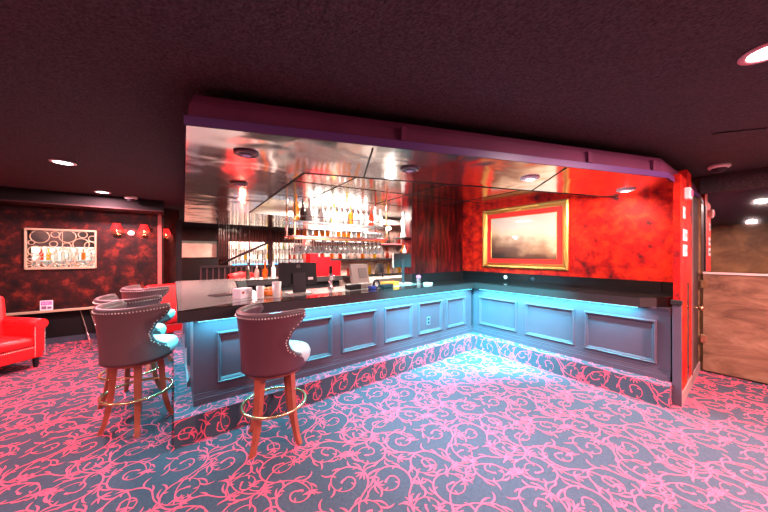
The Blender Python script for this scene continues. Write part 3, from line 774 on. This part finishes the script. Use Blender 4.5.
kinds = ['amber', 'dark', 'white', 'clear', 'white', 'clear', 'yellow', 'white', 'clear', 'amber', 'white', 'clear', 'clear', 'red', 'clear', 'white']
ordn = ['leftmost', 'second', 'third', 'fourth', 'fifth', 'sixth', 'seventh', 'eighth', 'ninth', 'tenth', 'eleventh', 'twelfth', 'thirteenth', 'fourteenth', 'fifteenth', 'rightmost']
colname = {'amber': 'orange', 'dark': 'dark', 'clear': 'clear', 'white': 'white', 'yellow': 'yellow', 'red': 'red', 'green': 'green'}
for i, c in enumerate(kinds):
    bottle((RX+.06, RY0+.05+i*(L-.1)/15, 1.73+.195), c, '%s bottle on the upper rack shelf, %s in the row' % (colname[c], ordn[i]), .34 if i == 0 else (.27+.04*((i*7) % 3)/2), .040 if i == 0 else .036, 0 if i == 0 else i % 3, 'bottles on the upper rack shelf')
bm = B(); lathe(bm, [(.026, 0), (.034, .09), (.031, .09), (.023, .01), (.001, .008)], 12); tme = bpy.data.meshes.new('tumbler'); bm.to_mesh(tme); bm.free(); tme.materials.append(BOT['amber'])
bm = B(); lathe(bm, [(.026, 0), (.034, .09), (.031, .09), (.023, .01), (.001, .008)], 12); tme2 = bpy.data.meshes.new('tumbler'); bm.to_mesh(tme2); bm.free(); tme2.materials.append(BOT['clear'])
for i in range(17):
    o = bpy.data.objects.new('tumbler', tme if (i < 12 and i % 4 != 2) else tme2); COL.objects.link(o); o.location = (RX+.10, RY0+.06+i*(L-.12)/16, 1.739)
    tag(o, ('orange tinted' if (i < 12 and i % 4 != 2) else 'clear')+' tumbler on the lower shelf of the hanging rack', 'glass', 'orange tumblers on the rack' if (i < 12 and i % 4 != 2) else 'clear tumblers on the rack')
bm = B(); lathe(bm, [(.029, 0), (.029, -.003), (.005, -.008), (.004, -.085), (.012, -.095), (.034, -.125), (.040, -.165), (.032, -.205), (.031, -.205), (.038, -.165), (.03, -.125), (.001, -.10)], 14, cap=False)
gme = bpy.data.meshes.new('wine_glass'); bm.to_mesh(gme); bm.free(); gme.materials.append(glassy('stemware_glass', (.95, .93, .92), .8))
for row, dx in enumerate((.09, .01)):
    for i in range(19):
        o = bpy.data.objects.new('wine_glass', gme); COL.objects.link(o); o.location = (RX+dx, RY0+.05+i*(L-.10)/18, 1.73-.014)
        tag(o, 'wine glass hanging upside down in the %s row under the rack' % ('front' if row == 0 else 'second'), 'wine glass', 'wine glasses hanging in the %s row' % ('front' if row == 0 else 'second'))
# bulbs on the rack
def rack_bulb(loc, label, e):
    t = thing('bare_bulb', label, 'bulb', loc)
    bm = B(); ball(bm, (0, 0, 0), .022, 12); link('bulb', bm, M['bulb'], t)
    bm = B(); lathe(bm, [(.012, .02), (.012, .05)], 10); link('socket', bm, M['brass'], t)
    light('POINT', 'bulb_glow', (loc[0]+.05, loc[1], loc[2]-.02), e, (1, .9, .84), .03)
rack_bulb((RX+.19, RY1+.02, 1.90), 'glaring bare bulb at the right post of the bottle rack', 22)
rack_bulb((RX+.0, -2.06, 2.06), 'glaring bare bulb between bottles in the middle of the rack', 22)
light('AREA', 'rack_glow', (RX+.05, -1.95, 2.33), 60, (1, .92, .85), .3)

# ------------------------------------------------------------------ things on the bar top
ZT = 1.0495
bx = thing('leaflet_box', 'small white box with a red heart mark on the bar top left of the cups', 'box', (-.50, -3.28, ZT), .64)
bm = B(); rbox(bm, -.05, .05, -.08, .08, 0, .10, .004); link('box_body', bm, M['paper'], bx)
bm = B()
pts = []
for i in range(24):
    t = 2*PI*i/24; pts.append((.0512, -.045+.0014*16*math.sin(t)**3*.8, .06+.0011*(13*math.cos(t)-5*math.cos(2*t)-2*math.cos(3*t)-math.cos(4*t))))
bm.faces.new([bm.verts.new(p) for p in pts]); r_ = link('heart_mark', bm, M['redbox'], bx)
bm = B()
for k in range(3): box(bm, .0505, .0512, -.015, .05-.01*k, .045+.016*k, .051+.016*k)
link('print', bm, mat('grey_print', (.35, .3, .36), .6), bx)
tbt = thing('tablet', 'dark tilted tablet leaning behind the white box on the bar top', 'tablet', (-.66, -3.22, ZT), .64)
bm = B(); rbox(bm, -.008, .008, -.065, .065, 0, .17, .004, mtx=Matrix.Rotation(-.45, 4, 'Y')); link('body', bm, M['black'], tbt)
mt = thing('bar_mat', 'thin dark flat mat lying on the bar top beside the tablet', 'mat', (-.85, -3.42, ZT), .4)
bm = B(); rbox(bm, -.09, .09, -.11, .11, 0, .008, .002); link('mat', bm, M['black'], mt)
def cup(loc, label, h, r):
    c = thing('cup', label, 'cup', loc, 0, 'cups by the monitor')
    bm = B(); lathe(bm, [(r*.8, 0), (r, h), (r*.94, h), (r*.75, .01), (.001, .009)], 20, cap=False); link('body', bm, mat('frosted_cup', (.75, .72, .70), .25, var=.25, vscale=40), c)
cup((-.36, -3.14, ZT), 'pale cup on the bar top next to the white box, shorter of two', .125, .040)
cup((-.31, -2.99, ZT), 'tall pale cup on the bar top next to the black monitor', .165, .046)
tr = thing('garnish_tray', 'low tan tray of garnishes behind the cups on the bar top', 'tray', (-.55, -2.98, ZT), .1)
bm = B(); rbox(bm, -.06, .06, -.10, .10, 0, .05, .01); link('tray', bm, M['orange'], tr)
bm = B()
for k in range(9): ball(bm, (rnd.uniform(-.04, .04), rnd.uniform(-.08, .08), .071), .02, 8)
tag(link('garnish', bm, mat('garnish', (.6, .35, .15), .6), loc=None), 'pale garnishes heaped in the tan tray', 'garnish', None, 'stuff'); bpy.data.objects['garnish'].location = (-.55, -2.98, ZT)

def monitor(loc, rz, label, w, h, tilt=-.12, logo=True, white=False, lift=.10):
    """back of the screen faces local +X"""
    t = thing('monitor', label, 'monitor', loc, rz)
    m = Matrix.Translation((0, 0, lift)) @ Matrix.Rotation(tilt, 4, 'Y')
    bm = B(); rbox(bm, -.02, .02, -w/2, w/2, 0, h, .006, 2, mtx=m); c = link('case', bm, M['black'], t)
    if white:
        bm = B(); box(bm, -.021, .021, -w/2-.022, -w/2-.002, 0, h, 0, m); link('bezel', bm, mat('monitor_edge', (.5, .48, .46), .5), t)
    bm = B(); box(bm, -.022, -.020, -w/2+.015, w/2-.015, .02, h-.015, 0, m); link('screen', bm, M['screen'], t)
    bm = B(); rbox(bm, .018, .05, -.055*(h > .22)-.02, .055*(h > .22)+.02, -lift+.01, h*.55, .006, 2, mtx=m); link('stand', bm, M['screen'], t)
    bm = B(); rbox(bm, -.10, .12, -.13, .13, 0, .012, .004); link('base', bm, M['greyplastic'], t)
    if logo:
        bm = B()
        ring = [m @ Vector((.0215, .02*math.cos(2*PI*i/24), h*.83+.02*math.sin(2*PI*i/24))) for i in range(24)]
        tube(bm, ring, .0022, 6, True)
        for a, b in (((-.009, -.010), (-.009, .012)), ((-.009, .003), (-.001, .003)), ((-.001, .003), (-.001, -.010)), ((.004, -.014), (.004, .004)), ((.004, .004), (.011, .004)), ((.011, .004), (.011, -.008)), ((.011, -.008), (.004, -.008))):
            tube(bm, [m @ Vector((.0215, a[0], h*.83+a[1])), m @ Vector((.0215, b[0], h*.83+b[1]))], .0016, 5)
        link('logo', bm, M['greyplastic'], t)
        bm = B(); box(bm, .0205, .0212, .11, .17, .05, .08, 0, m); link('sticker', bm, M['white'], t)
    return t
monitor((-.50, -2.69, ZT), -.08, 'black monitor seen from behind on the bar top, right of the cups', .44, .255)
monitor((-.60, -1.01, ZT+.0), -.55, 'small black monitor with white edge on the bar top by the streaked wall', .27, .22, -.1, False, True, .25)
# point of sale terminal with printer
ps = thing('pos_terminal', 'grey beige till terminal tilted back in the middle of the bar top', 'till', (-.58, -1.78, ZT), .15)
bm = B(); rbox(bm, -.02, .03, -.15, .15, .05, .32, .008, 2, mtx=Matrix.Rotation(-.25, 4, 'Y')); link('screen_case', bm, M['greyplastic'], ps)
bm = B(); rbox(bm, -.10, .12, -.10, .10, 0, .06, .012); link('base', bm, M['greyplastic'], ps)
bm = B(); box(bm, .034, .036, -.03, .12, .12, .26, 0, Matrix.Rotation(-.25, 4, 'Y'))
link('vent_panel', bm, mat('vent_grey', (.2, .18, .17), .6), ps)
rp = thing('receipt_printer', 'low black receipt printer left of the till on the bar top', 'printer', (-.44, -1.99, ZT), .1)
bm = B(); rbox(bm, -.06, .06, -.09, .09, 0, .065, .01); link('body', bm, M['black'], rp)
bm = B(); box(bm, -.03, .0, -.06, .06, .065, .072); link('paper_slot', bm, M['greyplastic'], rp)
tr_ = thing('tape_roll', 'blue and black ring shaped dispenser in front of the till', 'dispenser', (-.30, -1.72, ZT), 0)
bm = B(); tube(bm, [(0, .05*math.cos(2*PI*i/28), .062+.05*math.sin(2*PI*i/28)) for i in range(28)], .012, 8, True); link('ring', bm, M['black'], tr_)
bm = B(); tube(bm, [(.0, .03*math.cos(2*PI*i/24), .062+.03*math.sin(2*PI*i/24)) for i in range(24)], .006, 8, True); link('inner_ring', bm, M['chrome'], tr_)
bm = B(); rbox(bm, -.04, .03, -.11, -.02, 0, .04, .008); link('foot', bm, M['bluering'], tr_)
kb = thing('card_reader', 'black card reader lying right of the blue ring dispenser', 'card reader', (-.34, -1.53, ZT), .2)
bm = B(); rbox(bm, -.05, .05, -.10, .10, 0, .045, .01, mtx=None); link('body', bm, M['black'], kb)
bt = thing('beer_tap', 'black beer tap with white badge between the monitor and the till', 'tap', (-.62, -2.22, ZT))
bm = B(); lathe(bm, [(.04, 0), (.035, .02), (.022, .05), (.022, .2)], 14); link('column', bm, M['chrome'], bt)
bm = B(); tube(bm, [(0, 0, .17), (.08, 0, .18), (.09, 0, .13)], .01, 8); link('spout', bm, M['chrome'], bt)
bm = B(); rbox(bm, -.016, .016, -.018, .018, .2, .30, .006); link('handle', bm, M['black'], bt)
bm = B(); ball(bm, (.03, 0, .15), .03, 12, 0, (.3, 1, 1)); link('badge', bm, M['white'], bt)
ot = thing('fruit_tray', 'orange and yellow tray on the bar top in front of the small monitor', 'tray', (-.50, -1.34, ZT), .1)
bm = B(); rbox(bm, -.07, .07, -.13, .13, 0, .055, .008); link('tray', bm, M['orange'], ot)
bm = B(); rbox(bm, .068, .075, -.06, .0, .01, .05, .002); link('yellow_patch', bm, BOT['yellow'], ot)
fv = thing('flower_glass', 'glass with pink flowers beside the small monitor', 'vase', (-.40, -.86, ZT))
bm = B(); lathe(bm, [(.03, 0), (.035, .09), (.031, .09), (.026, .005)], 14, cap=False); link('glass', bm, M['glass'], fv)
bm = B()
for k in range(7): ball(bm, (.022*math.cos(k), .022*math.sin(k), .10+.01*(k % 3)), .018, 8)
link('flowers', bm, M['pink'], fv)
nk = thing('napkin_stack', 'small stack of white napkins on the bar top by the pink flowers', 'napkins', (-.26, -.80, ZT), .3)
bm = B(); rbox(bm, -.05, .05, -.05, .05, 0, .03, .003); link('stack', bm, M['white'], nk)
# red stepped display on the far run
rs = thing('stepped_display', 'red stepped bottle display on the far run of the bar', 'display', (-2.79, -1.32, ZT))
bm = B()
for y0, y1, z in ((-.34, -.17, .54), (-.17, .10, .40), (.10, .34, .31)): box(bm, -.12, .12, y0, y1, 0, z)
link('steps', bm, M['redbox'], rs)
for i, (y, c) in enumerate(((-2.75, 'dark'), (-2.6, 'clear'), (-2.45, 'amber'), (-2.3, 'white'), (-2.12, 'dark'), (-1.98, 'red'), (-1.80, 'clear'))):
    bottle((-2.95, y, ZT), c, '%s bottle on the far run of the bar, %s from the left' % (colname[c], ordn[i] if i else 'first'), .30, .04, i % 3, 'bottles on the far run')
# back bar against the inner wall
bb = thing('back_bar_shelf', 'shelves with bottles on the reddish inner wall behind the till', 'shelf', (-3.2, .8, 0))
for z in (1.0, 1.40, 1.78):
    bm = B(); box(bm, .002, .28, -1.5-.8*(z < 1.2)*0-.75*(z > 1.2), 2.8, z-.03, z); link('shelf', bm, M['black'], bb)
bm = B(); box(bm, .002, .02, -2.28, -.75, 1.80, 2.36); link('lit_panel', bm, M['led'], bb)  # glowing panel added for the white glare behind the rack bottles
bm = B(); box(bm, .281, .29, -.5, 2.6, 1.755, 1.775); link('red_light_strip', bm, M['redled'], bb)
for z in (1.0, 1.40, 1.78):
    for k in range(16 if z < 1.2 else 20):
        c = rnd.choice(['red', 'amber', 'clear', 'white', 'dark', 'clear', 'yellow'])
        bottle((-3.05, (-.6 if z < 1.2 else -1.4)+k*.2+rnd.uniform(-.03, .03), z+.002), c, 'bottle on the shelves of the reddish inner wall', rnd.choice((.24, .28, .3)), .038, rnd.choice((0, 1, 2)), 'bottles on the inner wall')
m3 = monitor((-2.2, -.25, 1.0), .6, 'little dark monitor deep in the bar left of the white edged one', .30, .2, -.1, False)
bm = B(); box(bm, -2.5, -1.9, -.6, .6, 0, 1.0); tag(link('work_station', bm, M['greyplastic']), 'grey bartender work station behind the till', 'cabinet')
# white statuette on a little bracket at the end of the streaked wall
sh = thing('wall_bracket', 'small dark bracket shelf at the end of the streaked wall', 'shelf', (-.82, -.72, 1.78))
bm = B(); rbox(bm, -.11, .10, -.17, 0, -.02, 0, .004); link('board', bm, M['black'], sh)
st = thing('statuette', 'white figure shaped bottle on the bracket at the end of the streaked wall', 'ornament', (-.80, -.82, 1.78))
bm = B(); lathe(bm, [(.055, 0), (.05, .02), (.028, .12), (.045, .22), (.05, .27), (.02, .33), (.03, .37), (.028, .41), (.008, .44)], 16); link('body', bm, BOT['white'], st)
sh2 = thing('wall_bracket', 'lower small bracket shelf with an amber bottle at the streaked wall', 'shelf', (-.82, -.72, 1.50))
bm = B(); rbox(bm, -.11, .10, -.17, 0, -.02, 0, .004); link('board', bm, M['black'], sh2)
bottle((-.84, -.80, 1.50), 'amber', 'squat amber bottle on the lower bracket by the streaked wall', .17, .036, 2)
bottle((-.76, -.83, 1.50), 'white', 'small white bottle on the lower bracket by the streaked wall', .15, .03, 1)
# ------------------------------------------------------------------ framed picture (plane Y=.6, X .0 .. 1.2)
pf = thing('framed_picture', 'gold framed picture with red mat on the red wall over the right bar run', 'picture', (.52, .598, 0))
X0, X1, Z0, Z1 = -.77, .60, 1.27, 2.28
def frame_ring(bm, x0, x1, z0, z1, prof):
    rings = []
    for off, d in prof: rings.append([bm.verts.new((x, -d, z)) for x, z in ((x0+off, z0+off), (x1-off, z0+off), (x1-off, z1-off), (x0+off, z1-off))])
    for k in range(len(rings)-1):
        for i in range(4): bm.faces.new((rings[k][i], rings[k][(i+1) % 4], rings[k+1][(i+1) % 4], rings[k+1][i]))
bm = B(); frame_ring(bm, X0, X1, Z0, Z1, [(0, 0), (0, .035), (.02, .05), (.05, .04), (.065, .022), (.075, .022), (.085, .015), (.085, 0)]); link('frame', bm, M['gold'], pf, fixn=True)
bm = B(); frame_ring(bm, X0+.085, X1-.085, Z0+.085, Z1-.085, [(0, .012), (.075, .012), (.08, .006)]); link('mat', bm, mat('red_mat', (.80, .02, .015), .6), pf, fixn=True)
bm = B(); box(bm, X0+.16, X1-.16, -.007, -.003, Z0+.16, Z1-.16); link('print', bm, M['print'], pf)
bm = B(); frame_ring(bm, X0+.158, X1-.158, Z0+.158, Z1-.158, [(0, .012), (.004, .014), (.008, .009)]); link('inner_fillet', bm, M['gold'], pf, fixn=True)
# small fittings on the backsplash
for x, lab in ((.18, 'small white round fitting on the black backsplash under the picture, left one'), (.62, 'small dim round fitting on the black backsplash under the picture, right one')):
    f_ = thing('round_fitting', lab, 'fitting', (x, .582, 1.12))
    bm = B(); lathe(bm, [(.03, 0), (.032, .008), (.02, .012)], 16)
    for v in bm.verts: v.co = Vector((v.co.x, -v.co.z, v.co.y))
    link('plate', bm, M['white'] if x < .3 else M['screen'], f_, fixn=True)

# ------------------------------------------------------------------ right side: switches, door, plywood gate, mirror
def switch(loc, label, n=1):
    s = thing('light_switch', label, 'light switch', loc)
    bm = B(); rbox(bm, 0, .008, -.06*n, .06*n, -.06, .06, .003); link('plate', bm, M['white'], s)
    for k in range(n):
        y = (k-(n-1)/2)*.1
        bm = B(); rbox(bm, .007, .014, y-.012, y+.012, -.022, .022, .002); link('rocker', bm, M['greyplastic'], s)
switch((2.25, .42, 1.70), 'white switch plate on the red wall end, upper of the lower pair', 2)
switch((2.25, .42, 1.54), 'white switch plate on the red wall end, lowest', 2)
switch((2.25, .36, 1.93), 'white narrow switch plate on the red wall end, topmost', 1)
sr = thing('wall_mounted_alarm', 'pink lit alarm box high on the red wall end', 'alarm', (2.25, .42, 2.13))
bm = B(); rbox(bm, 0, .05, -.06, .06, -.06, .06, .01); link('box', bm, M['white'], sr)
bm = B(); box(bm, .05, .06, -.03, .03, -.03, .03); link('lens', bm, M['pink'], sr)
dome((2.45, 1.0, 2.5), 'white round security camera on the ceiling behind the soffit at right')
dr = thing('door_1', 'dark closed door seen edge on right of the red wall end', 'door'); dr['kind'] = 'structure'
bm = B(); box(bm, 2.10, 2.245, .93, 1.61, 0, 2.2); link('leaf', bm, mat('dark_door', (.05, .03, .035), .3), dr)
bm = B(); rbox(bm, 2.245, 2.262, .92, .97, 0, 2.2, .004); link('jamb', bm, mat('jamb', (.13, .06, .06), .4), dr)
kn = bm = B(); ball(bm, (2.31, 1.12, .87), .03, 12); tube(bm, [(2.24, 1.12, .87), (2.30, 1.12, .87)], .01, 8); link('knob', bm, M['brass'], dr)
bm = B(); box(bm, 2.25, 2.262, .16, .95, 0, .11); box(bm, 2.25, 2.262, .95, 1.6, 0, .11); struct('baseboard_right', bm, mat('pale_baseboard', (.30, .20, .19), .5))
gt = thing('plywood_gate', 'plywood half door with pale hinges under the mirror at right', 'gate', (2.285, 1.612, 0))
bm = B(); rbox(bm, .0, 2.4, -.035, -.012, .02, 1.25, .003); link('board', bm, M['ply'], gt)
bm = B(); rbox(bm, -.0, 2.4, -.05, .0, 1.25, 1.275, .004); link('ledge', bm, mat('pale_ledge', (.5, .42, .4), .4), gt)
for z in (.42, 1.12):
    bm = B(); rbox(bm, -.02, .035, -.042, -.03, z-.05, z+.05, .003); link('hinge', bm, M['brass'], gt)
mr = thing('wall_mirror_panel', 'large wall mirror above the plywood half door', 'mirror', (2.27, 1.618, 0))
bm = B(); box(bm, 0, 2.6, -.008, 0, 1.285, 2.28); link('pane', bm, M['mirror'], mr)
bm = B(); box(bm, -.01, 2.6, -.05, 0, 2.28, 2.498); link('header', bm, M['ceiling'], mr)
vt = thing('ceiling_vent', 'thin dark slot vent in the ceiling beside the right end of the soffit', 'vent', (2.62, -.20, 2.498), .6)
bm = B(); rbox(bm, -.16, .16, -.012, .012, -.008, 0, .003); link('slot', bm, M['black'], vt)

# ------------------------------------------------------------------ world and view
w = bpy.data.worlds.new('world'); sc.world = w; w.use_nodes = True
w.node_tree.nodes['Background'].inputs[0].default_value = (.02, .012, .015, 1); w.node_tree.nodes['Background'].inputs[1].default_value = 1
vs = sc.view_settings; vs.view_transform = 'Standard'; vs.look = 'None'; vs.gamma = 1; vs.exposure = 0.0; vs.use_curve_mapping = False
sc.cycles.use_denoising = True
sc.cycles.max_bounces = 10; sc.cycles.transparent_max_bounces = 24
sc.cycles.sample_clamp_indirect = 6
sc.cycles.caustics_reflective = True; sc.cycles.caustics_refractive = False
